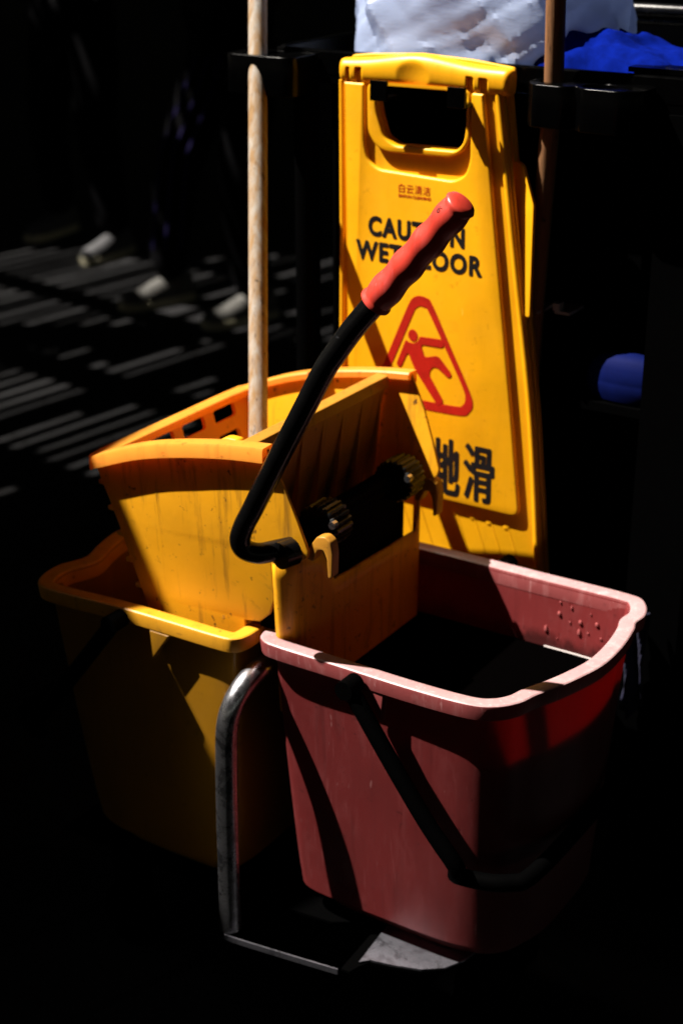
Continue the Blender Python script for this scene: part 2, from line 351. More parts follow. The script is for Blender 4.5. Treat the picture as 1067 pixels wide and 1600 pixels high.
# ------------------------------------------------------------------ buckets
OUT = [(-0.679,1.761),(-0.660,1.756),(-0.645,1.736),(-0.638,1.712),(-0.640,1.690),(-0.634,1.668),(-0.628,1.617),(-0.629,1.565),(-0.640,1.520),(-0.652,1.485),
       (-0.664,1.458),(-0.672,1.432),(-0.690,1.409),(-0.722,1.395),(-0.80,1.391),(-0.90,1.393),(-0.985,1.394),(-1.008,1.400),(-1.018,1.415),(-1.0195,1.45),
       (-1.0195,1.575),(-1.0195,1.70),(-1.018,1.738),(-1.008,1.754),(-0.985,1.760),(-0.90,1.761),(-0.80,1.761),(-0.72,1.762)]
def bucket_rings(outl, zt, zb, taper):
    outer = 1 if outl is OUT else -1                     # the end away from the other bucket has the wider corners
    P = [Vector((p.x, p.y, 0)) for p in catmull([(a, b, 0) for a, b in outl], 5, True)]
    n = len(P); c = Vector((sum(p.x for p in P)/n, sum(p.y for p in P)/n, 0))
    # inward normals, smoothed
    N = []
    for i in range(n):
        t = P[(i+1) % n] - P[i-1]; m = Vector((-t.y, t.x, 0)).normalized()
        if m.dot(c-P[i]) < 0: m = -m
        N.append(m)
    for _ in range(6): N = [(N[i-1]+N[i]*2+N[(i+1) % n]).normalized() for i in range(n)]
    def off(d, z): return [P[i] + N[i]*d + Vector((0,0,z)) for i in range(n)]
    u0, u1 = min(p.x for p in P), max(p.x for p in P); v0, v1 = min(p.y for p in P), max(p.y for p in P)
    def base(ins, z):                                   # rounded rectangle, same angular order
        out = []
        hw, hd = (u1-u0)/2-ins, (v1-v0)/2-ins; cc = Vector(((u0+u1)/2, (v0+v1)/2, 0))
        for p in P:
            e = 3.4 if (p.x-cc.x)*outer > 0 else 9
            d = p-cc; a, b = abs(d.x)/hw, abs(d.y)/hd; s = (a**e+b**e)**(-1/e)
            out.append(cc + d*s + Vector((0,0,z)))
        return out
    def lerp(A, B, t): return [a.lerp(b, t) for a, b in zip(A, B)]
    lo = lerp(off(0.020, zt-0.024), off(0.020, zt-0.024), 0); lb = base(taper, zb)
    li = off(0.0235, zt-0.004); lbi = base(taper+0.004, zb+0.006)
    wall = []
    for k in range(11):                                 # outside from the bottom up, bulging a little
        t = k/10; r = lerp(lb, lo, t ** 0.85); r = [Vector((p.x, p.y, zb+(zt-0.024-zb)*t)) for p in r]; wall.append(r)
    inner = []
    for k in range(11):
        t = k/10; r = lerp(li, lbi, 1-(1-t) ** 0.85); r = [Vector((p.x, p.y, (zt-0.004)+(zb+0.006-zt+0.004)*t)) for p in r]; inner.append(r)
    b0 = [Vector((c.x + (p.x-c.x)*0.93, c.y+(p.y-c.y)*0.93, zb-0.003)) for p in lb]
    body = [b0] + wall + inner
    rim = [off(0.0195, zt-0.0255), off(0.0035, zt-0.0205), off(0.0025, zt-0.0195), off(0.0006, zt-0.0035), off(0.0012, zt-0.0010), off(0.0028, zt), off(0.0180, zt), off(0.0215, zt-0.0015), off(0.0238, zt-0.006), off(0.0245, zt-0.022)]
    return body, rim, inner
def ring_at(inner, z):
    for a, b in zip(inner, inner[1:]):
        if a[0].z >= z >= b[0].z:
            t = (a[0].z-z)/(a[0].z-b[0].z); return [p.lerp(q, t) for p, q in zip(a, b)]
def make_bucket(t, outl, zt, zb, mat, rimmat, inmat=None, topmat=None):
    body, rim, inner = bucket_rings(outl, zt, zb, 0.034)
    bo = obj('body', *loft(body, True, True, True), mat, t, sharp=50); n_ = len(body[0])
    if inmat:
        bo.data.materials.append(inmat)
        for p in bo.data.polygons:
            if p.index >= 11*n_ and p.index != len(bo.data.polygons)-2: p.material_index = 1
    r = rim + [rim[0]]
    ro = obj('rim', *loft(r, True), rimmat, t, sharp=32)
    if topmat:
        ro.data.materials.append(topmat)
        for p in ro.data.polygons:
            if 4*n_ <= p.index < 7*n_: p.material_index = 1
    ft = [[Vector((q.x, q.y, z_)) for q in [a_.lerp(Vector((sum(b_.x for b_ in body[0])/n_, sum(b_.y for b_ in body[0])/n_, 0)), 0.12) for a_ in body[0]]] for z_ in (0.2035, zb-0.0035)]
    obj('foot', *loft(ft, True, True, True), mat, t, sharp=50)
    return inner
ZT = 0.600
red = thing('red_bucket', -0.82, 1.575, 0.205, 'faded red plastic bucket half full of dark water, nearest the camera', 'bucket', 'buckets on the mop trolley')
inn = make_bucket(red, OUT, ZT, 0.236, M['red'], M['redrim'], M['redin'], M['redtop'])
wr = ring_at(inn, 0.506)
wt = obj('water', [p.lerp(Vector((-0.82,1.575,0.506)), 0.0015) for p in wr], [tuple(range(len(wr)))], M['water'], red, smooth=False)
wl_ = [p for p in wr if p.y > 1.69 and -0.80 < p.x < -0.66]; wl_.sort(key=lambda p: p.x)
obj('scum_line', *tube([p + Vector((0, -0.0012, 0.0004)) for p in wl_], 0.0011, 6), flat('pale_foam', (0.5, 0.45, 0.44), 0.4), red)  # thin pale strip along the back edge of the water
yel = thing('yellow_bucket', -1.20, 1.565, 0.205, 'yellow plastic bucket holding the wringer, left half in shadow', 'bucket', 'buckets on the mop trolley')
OUTY = [(-1.372 + (-0.628-a)*0.885, 1.374 + (b-1.391)*1.02) for a, b in OUT]
OUTY[10:14] = [(-1.364, 1.432), (-1.361, 1.397), (-1.347, 1.373), (-1.316, 1.366)]
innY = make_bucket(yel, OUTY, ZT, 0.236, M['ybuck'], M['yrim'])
# drops inside the red bucket
back_v = 1.7335
rngd = random.Random(3)
for (u_, z_) in ((-0.766,0.574),(-0.748,0.570),(-0.717,0.568),(-0.716,0.556),(-0.748,0.549),(-0.735,0.553),(-0.719,0.541),(-0.776,0.530),(-0.772,0.522),(-0.681,0.568),(-0.707,0.538),(-0.738,0.537),(-0.760,0.558)):
    r = ring_at(inn, z_); cand = [p for p in r if p.y > 1.60]
    p = Vector(min(cand, key=lambda q: abs(q.x-u_))); s = rngd.choice((0.0009, 0.0012, 0.0015, 0.0026)); el = rngd.choice((1.0, 1.2, 2.2)); u_ += rngd.uniform(-0.008, 0.008)
    rings = [[Vector((p.x + s*math.sin(a)*math.cos(b), p.y - 0.0008 - 0.7*s*math.sin(a)*math.sin(b), p.z + 1.25*s*math.cos(a)*(el if math.cos(a) > 0 else 1))) for b in [2*math.pi*k/8 for k in range(8)]] for a in [0.15, 0.7, 1.3, 1.9, 2.5, 3.0]]
    obj('water_drop', *loft(rings, True, True, True), M['drop'], red)
def bail(t, piv_u, sgn, mat, v0, v1, gus):
    end = piv_u + sgn*0.165
    zc = 0.380
    path = [(piv_u, v0, 0.588), (piv_u+sgn*0.052, v0-0.004, 0.520), (piv_u+sgn*0.110, v0-0.006, 0.445), (piv_u+sgn*0.150, v0-0.005, 0.398), (end-sgn*0.015, v0+0.006, 0.377), (end+sgn*0.035, v0+0.03, 0.372),
            (end+sgn*0.055, v0+0.08, 0.372), (end+sgn*0.055, v1-0.08, 0.372), (end+sgn*0.035, v1-0.03, 0.372), (end-sgn*0.015, v1-0.006, 0.377), (piv_u+sgn*0.150, v1+0.005, 0.398), (piv_u+sgn*0.052, v1+0.004, 0.520), (piv_u, v1, 0.588)]
    P = catmull(path, 7)
    h = obj('handle', *tube(P, 0.0105, 14), mat, t)
    for vv in (v0, v1):
        obj('pivot', *tube([(piv_u, vv-0.013 if vv == v0 else vv+0.013, 0.588), (piv_u, vv+0.014 if vv == v0 else vv-0.014, 0.588)], 0.012, 14), mat, h)
    # pointed gusset under the rim beside the pivot
    V, F = plate([[(gus-sgn*0.030, 0.5785), (gus, 0.5785), (gus-sgn*0.003, 0.540)][::1]], 0.012, 0.0015)
    obj('gusset', [q + Vector((0, v0+0.0255, 0)) for q in V], F, M['redrim'] if t is red else M['ybuck'], t)
bail(red, -0.866, 1, M['blackmatt'], 1.376, 1.775, -0.832)
bail(yel, -1.205, -1, M['blackmatt'], 1.358, 1.770, -1.165)

# ------------------------------------------------------------------ mop trolley: base sheet, bent tubes, castors
tr = thing('mop_trolley', -1.0, 1.56, 0.0, 'steel wheeled trolley base under the two mop buckets', 'trolley')
Pb = [(-1.36,1.40),(-1.06,1.40),(-1.045,1.335),(-1.005,1.330),(-1.000,1.415),(-0.866,1.430),(-0.862,1.352),(-0.850,1.352),(-0.846,1.366),(-0.838,1.381),(-0.81,1.388),(-0.775,1.400),(-0.752,1.418),(-0.738,1.445),(-0.732,1.475),(-0.70,1.52),(-0.68,1.60),(-0.69,1.74),(-1.33,1.74),(-1.36,1.70)]
Vt = [(a, b, 0.196) for a, b in Pb] + [(a, b, 0.1995) for a, b in Pb]; n = len(Pb)
obj('base_tray', Vt, [tuple(range(n))[::-1], tuple(range(n, 2*n))] + [(i, (i+1) % n, n+(i+1) % n, n+i) for i in range(n)], M['blackmatt'], tr, smooth=False)
Pc = [(-0.848,1.3715),(-0.838,1.3825),(-0.81,1.389),(-0.775,1.401),(-0.752,1.419),(-0.738,1.446),(-0.733,1.475),(-0.755,1.500),(-0.86,1.500)]
n = len(Pc); Vt = [(a, b, 0.2000) for a, b in Pc] + [(a, b, 0.2025) for a, b in Pc]
obj('corner_plate', Vt, [tuple(range(n))[::-1], tuple(range(n, 2*n))] + [(i, (i+1) % n, n+(i+1) % n, n+i) for i in range(n)], M['tray'], tr, smooth=False)
lip = catmull([(-1.022,1.329,0.1995),(-1.01,1.3265,0.1995),(-0.93,1.3365,0.1995),(-0.862,1.346,0.1995)], 6)
obj('tray_lip', *sweep(lip, [(0.0015,-0.003),(0.0035,-0.003),(0.0035,0.005),(0.0015,0.005)]), M['tray'], tr)
for vs, sgn in ((1.0, 1),):
    path = catmull([(-1.021,1.56,0.548),(-1.021,1.44,0.548),(-1.021,1.405,0.548),(-1.022,1.382,0.541),(-1.026,1.364,0.522),(-1.030,1.355,0.492),(-1.030,1.351,0.44),(-1.027,1.345,0.34),(-1.022,1.338,0.205)], 8)
    obj('frame_tube', *tube(path, 0.0138, 20), M['tube'], tr)
    path = catmull([(-1.021,1.57,0.548),(-1.021,1.70,0.548),(-1.021,1.74,0.541),(-1.021,1.757,0.522),(-1.021,1.765,0.492),(-1.021,1.765,0.34),(-1.021,1.73,0.205)], 8)
    obj('frame_tube', *tube(path, 0.0138, 20), M['tube'], tr)
def castor(u_, v_):
    c = obj('castor', *boxes([((u_-0.03,v_-0.03,0.185),(u_+0.03,v_+0.03,0.195)), ((u_-0.02,v_-0.020,0.05),(u_+0.02,v_-0.016,0.184)), ((u_-0.02,v_+0.016,0.05),(u_+0.02,v_+0.020,0.184))]), M['black'], tr, smooth=False)
    bev(c, 0.002)
    prof = [(0.010,-0.013),(0.040,-0.013),(0.050,-0.009),(0.052,0.0),(0.050,0.009),(0.040,0.013),(0.010,0.013)]
    rings = [[Vector((u_ + r*math.cos(2*math.pi*k/24), v_ + y, 0.052 + r*math.sin(2*math.pi*k/24))) for k in range(24)] for r, y in prof]
    obj('wheel', *loft(rings, True, True, True), M['blackmatt'], c)
for a, b in ((-1.28,1.45),(-0.82,1.56),(-1.28,1.68),(-0.80,1.69)): castor(a, b)

# ------------------------------------------------------------------ wringer
wg = thing('mop_wringer', -1.11, 1.575, 0.5, 'yellow down press mop wringer with slotted basket set over both buckets', 'wringer')
TOP = [(-1.266,0.783),(-1.19,0.813),(-1.122,0.831),(-1.05,0.844),(-0.995,0.850)]
def ztop(u_):
    if u_ <= TOP[0][0]: return TOP[0][1]
    for (a, b), (c, d) in zip(TOP, TOP[1:]):
        if u_ <= c: return b + (d-b)*(u_-a)/(c-a)
    return TOP[-1][1]
def nearv(z): return 1.402 + max(0, 0.83-z)*0.072
def farv(z): return 1.737 - max(0, 0.83-z)*0.11
def uL(z): return -1.262 + max(0, 0.783-z)*0.31
tops = [(p.x, p.y) for p in catmull([(a, b, 0) for a, b in TOP], 5)]
side = tops + [(-0.985,0.828),(-0.974,0.807),(-0.957,0.765),(-0.944,0.730),(-0.946,0.720),(-0.955,0.713),(-0.985,0.709),(-0.998,0.700),(-0.998,0.650),(-1.006,0.628),(-1.022,0.613),(-1.045,0.609),(-1.050,0.52),(uL(0.52),0.52),(uL(0.60),0.60),(uL(0.70),0.70)]
for near in (True, False):
    V, F = plate([side], 0.0045, 0.0012)
    fv = nearv if near else farv
    V = [Vector((p.x, fv(p.z) + p.y + (0.002 if near else -0.002), p.z)) for p in V]
    sw = obj('side_wall', V, F, M['wring'], wg)
for us in (-1.168,):
    obj('mould_seam', [(us + du_, nearv(z_) - 0.0002 + dv_, z_) for z_ in (0.56, 0.62, 0.69, 0.765) for du_, dv_ in ((-0.003, 0.0004), (0.0, -0.0004), (0.003, 0.0004))], [(3*i+j, 3*i+j+1, 3*i+j+4, 3*i+j+3) for i in range(3) for j in range(2)], M['wring'], wg)
# slotted panel on the left
vs_ = [1.4065]; slots = []
for c in (1.462, 1.534, 1.606, 1.680): vs_ += [c-0.026, c-0.0225, c+0.0225, c+0.026]; slots.append((c-0.026, c+0.026))
vs_ += [1.742]
zs_ = [0.52, 0.56]; rows = []
for c in (0.593, 0.6275, 0.662, 0.6965, 0.731, 0.7655)[1:]: 
    zs_ += [c-0.0085, c-0.006, c+0.006, c+0.0085]; rows.append((c-0.0085, c+0.0085))
zs_ += [0.783]
vid = {}; V = []; F = []
for i, z in enumerate(zs_):
    for j, vv in enumerate(vs_):
        f0, f1 = nearv(z)+0.0045, farv(z)-0.0045
        V.append(Vector((uL(z), f0 + (vv-1.4065)/(1.742-1.4065)*(f1-f0), z))); vid[i, j] = len(V)-1
def inslot(z, vv, e=1e-6): return any(a-e <= z <= b+e for a, b in rows) and any(a-e <= vv <= b+e for a, b in slots)
for i in range(len(zs_)-1):
    for j in range(len(vs_)-1):
        zm, vm = (zs_[i]+zs_[i+1])/2, (vs_[j]+vs_[j+1])/2
        if inslot(zm, vm):
            # keep small corner triangles so that the slots have rounded ends
            row = next((a, b) for a, b in rows if a <= zm <= b); col_ = next((a, b) for a, b in slots if a <= vm <= b)
            lo_z, hi_z = zm < row[0]+0.0026, zm > row[1]-0.0026; lo_v, hi_v = vm < col_[0]+0.0036, vm > col_[1]-0.0036
            a, b, c, d = vid[i,j], vid[i,j+1], vid[i+1,j+1], vid[i+1,j]
            if lo_z and lo_v: F.append((a, b, d))
            elif lo_z and hi_v: F.append((a, b, c))
            elif hi_z and lo_v: F.append((a, c, d))
            elif hi_z and hi_v: F.append((b, c, d))
            continue
        F.append((vid[i,j], vid[i,j+1], vid[i+1,j+1], vid[i+1,j]))
pp = obj('slotted_panel', V, F, M['wringthin'], wg, smooth=False)
mod(pp, 'SOLIDIFY', thickness=0.006, offset=0.0)
for z in (0.748, 0.714, 0.680, 0.645, 0.610):
    x = uL(z)
    bev(obj('rib', *box((x-0.014, nearv(z)+0.004, z-0.003), (x-0.0032, farv(z)-0.004, z+0.003)), M['wring'], wg, smooth=False), 0.0012)
# rim around three sides
nr = [(p[0], nearv(p[1]), p[1]) for p in tops][::-1]
fr = [(p[0], farv(p[1]), p[1]) for p in tops]
rp = [Vector(p) for p in nr[:-1]] + [Vector((-1.258, 1.4055, 0.784)), Vector((-1.2635, 1.411, 0.783))] + [Vector((-1.265, 1.43+0.05*k, 0.783)) for k in range(6)] + [Vector((-1.2635, 1.722, 0.783)), Vector((-1.258, 1.729, 0.784))] + [Vector(p) for p in fr[1:]]
prof = [(-0.012,0.0015),(-0.012,-0.006),(-0.006,-0.008),(0.0070,-0.008),(0.0080,-0.0145),(0.0105,-0.0145),(0.0100,0.0),(0.0085,0.0030),(-0.010,0.0035)]
prof = [(-o, d) for o, d in prof]
rimo = obj('rim', *sweep(rp, prof), M['wringthin'], wg, sharp=45)
# lower front: rounded box that hangs into the red bucket
fp = []
for k in range(7):
    a = math.pi/2*k/6; fp.append((-1.000+0.024*math.sin(a), 1.418+0.024*(1-math.cos(a))))
fp += [(-0.976, 1.45+0.03*k) for k in range(1, 9)] + [(-0.976, 1.712)]
for k in range(7):
    a = math.pi/2*k/6; fp.append((-0.976-0.012*(1-math.cos(a)), 1.720+0.012*math.sin(a)))
def ftop(v_):
    if v_ < 1.475: return 0.712
    if v_ < 1.50: return 0.712-(v_-1.475)/0.025*0.066
    if v_ < 1.715: return 0.646-(v_-1.5)*0.04
    return 0.638 + min(1, (v_-1.715)/0.012)*0.075
rings = []
for k in range(8):
    t = k/7; rings.append([Vector((a + (0.002*t), b + ((nearv(0.49 + (ftop(b)-0.49)*t)+0.002-1.418) if b < 1.443 else 0), 0.49 + (ftop(b)-0.49)*t)) for a, b in fp])
fb = obj('front_box', *loft(rings, False), M['wring'], wg, sharp=60)
mod(fb, 'SOLIDIFY', thickness=0.0045, offset=0.0)
obj('basket_floor', *box((uL(0.53)+0.006, 1.43, 0.526), (-1.055, 1.69, 0.534)), M['wring'], wg, smooth=False)
# lugs on the open edge of each side wall
def lug(v0, v1, du=0.0, dz=0.0):
    pts = [(-0.951,0.716),(-0.945,0.735),(-0.936,0.748),(-0.925,0.7505),(-0.917,0.745),(-0.914,0.730),(-0.915,0.700),(-0.9205,0.698),(-0.922,0.722),(-0.927,0.733),(-0.935,0.731),(-0.941,0.715)]
    V, F = plate([round_poly([(a+du, b+dz, 0) for a, b in pts], 0.003)], v1-v0, 0.0015)
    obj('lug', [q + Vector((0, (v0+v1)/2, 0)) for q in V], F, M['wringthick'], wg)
lug(1.415, 1.430)
lug(1.716, 1.734, -0.028, -0.035)
# press plate with ribs
def pu(z): return -1.036 - (0.846-z)*0.16
V = []
prf = [(-1.043,0.846),(-1.026,0.8445),(-1.0245,0.828),(-1.031,0.826),(pu(0.60),0.60),(pu(0.60)-0.006,0.60),(-1.043,0.83)]
ringsP = []
for vv in (1.412, 1.728):
    ringsP.append([Vector((a, (vv if b > 0.8 else vv + (0.006 if vv < 1.5 else -0.022)), b)) for a, b in prf])
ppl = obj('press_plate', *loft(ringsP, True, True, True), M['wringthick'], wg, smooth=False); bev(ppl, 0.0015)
for k in range(7):
    vv = 1.44 + k*0.0465
    V = []
    for zz, dd in ((0.825, 0.008), (0.60, 0.020)):
        x = pu(zz)
        for y in (-0.002, 0.002): V += [Vector((x-0.001, vv+y, zz)), Vector((x+dd, vv+y, zz))]
    obj('rib', V, [(0,1,5,4),(3,2,6,7),(1,3,7,5),(2,0,4,6),(4,5,7,6),(0,2,3,1)], M['wringthick'], ppl, smooth=False)
# turned-over end of the plate, next to the near wall
V, F = plate([round_poly([(-1.078,0.80),(-1.078,0.838),(-1.064,0.8475),(-1.044,0.8475),(-1.044,0.80)], 0.006)], 0.014, 0.002)
obj('plate_end', [q + Vector((0, 1.420, 0)) for q in V], F, M['wring'], ppl)
# black press mechanism
gm = obj('axle', *tube([(-0.985, 1.415, 0.722), (-0.985, 1.728, 0.722)], 0.011, 16), M['blackmatt'], wg)
def gear(vc):
    rings = []
    nT = 22
    for vv in (vc-0.020, vc-0.017, vc+0.017, vc+0.020):
        ring = []
        for k in range(nT*4):
            a = 2*math.pi*k/(nT*4); r = 0.0295 if k % 4 < 2 else 0.0268
            if abs(vv-vc) > 0.018: r -= 0.003
            ring.append(Vector((-0.982+r*math.cos(a), vv, 0.722+r*math.sin(a))))
        rings.append(ring)
    gg = obj('gear', *loft(rings, True, True, True), M['gear'], wg, sharp=25)
    obj('bolt', *tube([(-0.955, vc-0.028, 0.735), (-0.955, vc-0.020, 0.735)], 0.005, 8), M['tube'], gg)
gear(1.505); gear(1.685)
obj('press_block', *box((-1.03,1.43,0.60),(-0.984,1.70,0.712)), M['blackmatt'], wg, smooth=False)
# lever
lp = catmull([(-0.966,1.408,0.731),(-0.975,1.392,0.731),(-0.988,1.372,0.731),(-1.000,1.360,0.738),(-1.003,1.356,0.752),(-0.9955,1.355,0.772),(-0.983,1.355,0.795),(-0.955,1.355,0.848),(-0.908,1.355,0.935),(-0.884,1.355,0.979),(-0.869,1.355,1.001),(-0.848,1.355,1.030),(-0.815,1.355,1.069),(-0.765,1.355,1.128),(-0.735,1.355,1.163)], 8)
lv = obj('lever', *tube(lp, 0.0126, 22), M['lever'], wg)
obj('lever_collar', *tube([(-0.966,1.382,0.729),(-0.960,1.402,0.729)], [0.0165, 0.0165], 20), M['lever'], lv)
ga, gb = Vector((-0.822,1.355,1.0615)), Vector((-0.7235,1.355,1.1765)); gd = (gb-ga)
pts, rad = [], []
for k in range(61):
    t = k/60; pts.append(ga + gd*t)
    r = 0.0171 + 0.0009*math.cos(t*2*math.pi*4.2 + 2.6) - 0.0008*t
    if t < 0.03: r = 0.0178
    if t > 0.955: r = 0.0170*(1-((t-0.955)/0.045)**3*0.42)
    rad.append(r)
gr = obj('grip', *tube(pts, rad, 28), M['grip'], lv, sharp=60)
ntx = text_mesh('6', -0.003, 0.0015, -0.004, 0.004)
mid = ga + gd*0.895; nrm = Vector((-0.45, -0.85, 0.28)).normalized(); gx = gd.normalized(); sx = nrm.cross(gx).normalized()
obj('grip_mark', [mid + nrm*0.0180 + (-sx)*q.x + gx*q.z for q in ntx[0]], ntx[1], flat('faded_grip_mark', (0.10, 0.012, 0.012), 0.6), gr, smooth=False)

# ------------------------------------------------------------------ mop standing in the wringer
mp_ = thing('mop', -1.165, 1.62, 0.6, 'mop with pale weathered wooden pole standing in the wringer', 'mop')
d0, d1 = Vector((-1.165, 1.622, 0.771)), Vector((-1.280, 1.80, 1.233)); dd = (d1-d0).normalized()
pp_ = [d0 + dd*(-0.17 + 1.22*k/40) for k in range(41)]
mh = obj('handle', *tube(pp_, 0.0127, 22), M['wood'], mp_)
hd = []
c = Vector((-1.150, 1.585, 0.60))
rings = [[c + Vector((r*math.cos(a)*(1+0.12*math.sin(7*a)), r*1.2*math.sin(a)*(1+0.12*math.cos(5*a)), z)) for a in [2*math.pi*k/40 for k in range(40)]] for r, z in ((0.045,-0.055),(0.058,-0.03),(0.052,0.0),(0.035,0.03),(0.016,0.05))]
obj('mop_head', *loft(rings, True, True, True), M['strand'], mp_)

# ------------------------------------------------------------------ caution sign hung on the cart
sg = thing('caution_sign', -1.026, 1.8165, 1.2315, 'yellow folding caution wet floor sign with black and red print', 'sign', tilt=0.03)
ANCH[sg] = Vector((0, 0, 0))                           # parts of the sign in its own axes: x along, y back, z up
mm = 0.001
def P2(lst): return [(a*mm, b*mm, 0) for a, b in lst]
leafo = round_poly(P2([(-133,-12),(106,-8),(168,-450),(188,-690),(-147,-690)]), 0.006)
hole = round_poly(P2([(-77,-25),(-75,-60),(-64,-96),(-46,-105.5),(46,-103),(57,-92),(61,-72),(61,-22)]), 0.008)
def place(vf, y): return [q + Vector((0, y, 0)) for q in vf[0]], vf[1]
obj('front_leaf', *place(plate([leafo, hole], 0.006, 0.0012), 0.003), M['sign'], sg)
backo = round_poly(P2([(-140,-10),(106,-6),(164,-450),(186,-690),(-154,-690)]), 0.006)
bl = obj('back_leaf', *place(plate([backo, [(a[0]-0.008, a[1], 0) for a in hole]], 0.006, 0.0012), 0.024), M['sign'], sg)
rl = catmull(P2([(-124,-26),(-123,-170),(-124,-560),(-124,-582),(-113,-594),(-60,-594),(24,-594),(136,-594.5),(150,-586),(150.5,-570),(135,-450),(110,-250),(88,-60),(83,-26)]), 1)
pan = round_poly(P2([(-124,-26),(-92,-26),(-93,-105),(-88,-126),(-72,-136),(42,-140),(59,-131),(65.5,-112),(65.5,-26),(83,-26),(93,-107),(135.5,-450),(152,-594.5),(-124,-594)]), [0.002,0.004,0.012,0.014,0.014,0.016,0.016,0.014,0.004,0.002,0.02,0.02,0.016,0.016])
obj('raised_panel', *place(plate([pan], 0.0085, 0.0035, 3), -0.0035), M['sign'], sg)
lipo = round_poly(P2([(-88,-24),(-87.5,-88),(-76,-105),(-60,-112),(36,-110),(52,-103),(65,-86),(65,-22)]), 0.012)
lipi = round_poly(P2([(-77,-14),(-75.5,-60),(-64,-96),(-46,-105),(46,-102.5),(57,-92),(61,-72),(61,-14)]), 0.008)
lipi = round_poly(P2([(-75.5,-25),(-74.5,-60),(-63,-94),(-46,-103),(45,-101),(55.5,-91),(59.5,-72),(59.5,-23)]), 0.008)
obj('handle_lip', *place(plate([lipo, lipi], 0.012, 0.0025, 3), -0.002), M['sign'], sg)
def rail(pts, r, y, par):
    obj('edge_rail', *tube(catmull([(a*mm, y, b*mm) for a, b in pts], 6), r, 12), M['sign'], par)
rail([(101,-25),(131,-237),(161.5,-450),(181.5,-688)], 0.0048, -0.001, sg)
rail([(-130,-25),(-133,-250),(-138,-450),(-143,-688)], 0.0040, -0.001, sg)
rail([(102,-25),(131,-237),(160,-450),(182,-688)], 0.0040, 0.0215, bl)
# hinge barrel across the top with its slots and thumb dimple
def topz(x): 
    t = (x+133)/252; return 0.004*0 + 0.011*math.exp(-((x+15)/62)**2) + 0.003*t
NX, NA = 127, 44; V = []; F = []
xs = [-134 + 253*i/(NX-1) for i in range(NX)]
for x in xs:
    e = min(1, (x+134.5)/9, (119.5-x)/9); e = math.sqrt(max(0.05, 1-(1-e)**2)) if e < 1 else 1
    zc = -13.0 + topz(x)*500; hz = 15.5 + topz(x)*500; 
    tilt_ = 0.0
    for k in range(NA):
        a = 2*math.pi*k/NA; ca, sa = math.cos(a), math.sin(a)
        ey = 15.0*e*(abs(ca)**0.8)*(1 if ca > 0 else -1); ez = hz*(0.75+0.25*e)*(abs(sa)**0.8)*(1 if sa > 0 else -1)
        yy = 6.5 + ey; zz = zc + ez
        dx, dz = x+19, zz+11
        q = (dx/25)**2 + (dz/19)**2
        if ca < 0 and q < 1: yy += 4.2*(1-q)**1.1
        V.append(Vector((x*mm, yy*mm, zz*mm)))
for i in range(NX-1):
    for k in range(NA):
        xm = (xs[i]+xs[i+1])/2; k2 = (k+1) % NA
        zm = (V[i*NA+k].z+V[i*NA+k2].z)/2/mm; ym = (V[i*NA+k].y+V[i*NA+k2].y)/2/mm
        if ym < 4 and -29 < zm < -7 and (-119 < xm < -113 or -106 < xm < -95 or 58.5 < xm < 69 or 77.5 < xm < 89): continue
        F.append((i*NA+k, i*NA+k2, (i+1)*NA+k2, (i+1)*NA+k))
F.append(tuple(range(NA))); F.append(tuple((NX-1)*NA+k for k in range(NA)))
hb = obj('hinge_barrel', V, F, M['sign'], sg, sharp=50); mod(hb, 'SOLIDIFY', thickness=0.0022, offset=-1)
obj('hinge_back', *place(plate([round_poly(P2([(-130,-30),(110,-30),(112,4),(52,10),(-23,13),(-98,8),(-130,4)]), 0.006)], 0.006, 0.002), 0.0245), M['sign'], sg)
# moulded knobs and slanting ribs under the panel
for a, b in ((48,-611),(76,-613),(102,-615),(129,-616)):
    rings = [[Vector((a*mm + r*math.cos(2*math.pi*k/16), -h, b*mm + r*math.sin(2*math.pi*k/16))) for k in range(16)] for r, h in ((0.0058,-0.001),(0.0052,0.0003),(0.0036,0.0009),(0.0012,0.0011))]
    obj('knob', *loft(rings, True, False, True), M['sign'], sg)
for a in (-100,-70,-40,-10,20,50,78,104,130):
    obj('rib', *tube([(a*mm, 0.0008, -0.612), ((a+26)*mm, 0.0008, -0.684)], 0.0016, 8), M['sign'], sg)
# print
YF = -0.0081
def prn(name, vf, mat): return obj(name, *place(vf, YF), mat, sg, smooth=False)
def heavy(vf, wx, wz, ring=8):                         # thicken a thin face by laying shifted copies of it together
    V, F = [], []
    for k in range(ring + 1):
        a_ = 2*math.pi*k/ring; d = Vector((wx*math.cos(a_), -0.00001*k, wz*math.sin(a_))) if k < ring else Vector((0, -0.00001*ring, 0))
        n_ = len(V); V += [q + d for q in vf[0]]; F += [tuple(i + n_ for i in f) for f in vf[1]]
    return V, F
prn('lettering', heavy(text_mesh('CAUTION', -0.0862, 0.0592, -0.2262, -0.2003, bold=0.01, space=1.14), 0.0012, 0.0013), M['letter'])
prn('lettering', heavy(text_mesh('WET FLOOR', -0.1062, 0.0857, -0.2612, -0.2353, bold=0.01, space=1.14), 0.0012, 0.0013), M['letter'])
for ch, x0_, x1_ in (('小', -0.0860, -0.0400), ('心', -0.0360, 0.0095), ('地', 0.0140, 0.0590), ('滑', 0.0640, 0.1125)):
    prn('lettering', heavy(text_mesh(ch, x0_+0.002, x1_-0.002, -0.583, -0.500), 0.0022, 0.0014), M['letter'])
prn('maker_mark', text_mesh('白云清洁', -0.0395, 0.0085, -0.1630, -0.1510), M['redprint'])
prn('maker_mark', heavy(text_mesh('BAIYUN CLEANING', -0.0395, 0.0090, -0.1690, -0.1652), 0.0002, 0.0002, 4), M['redprint'])
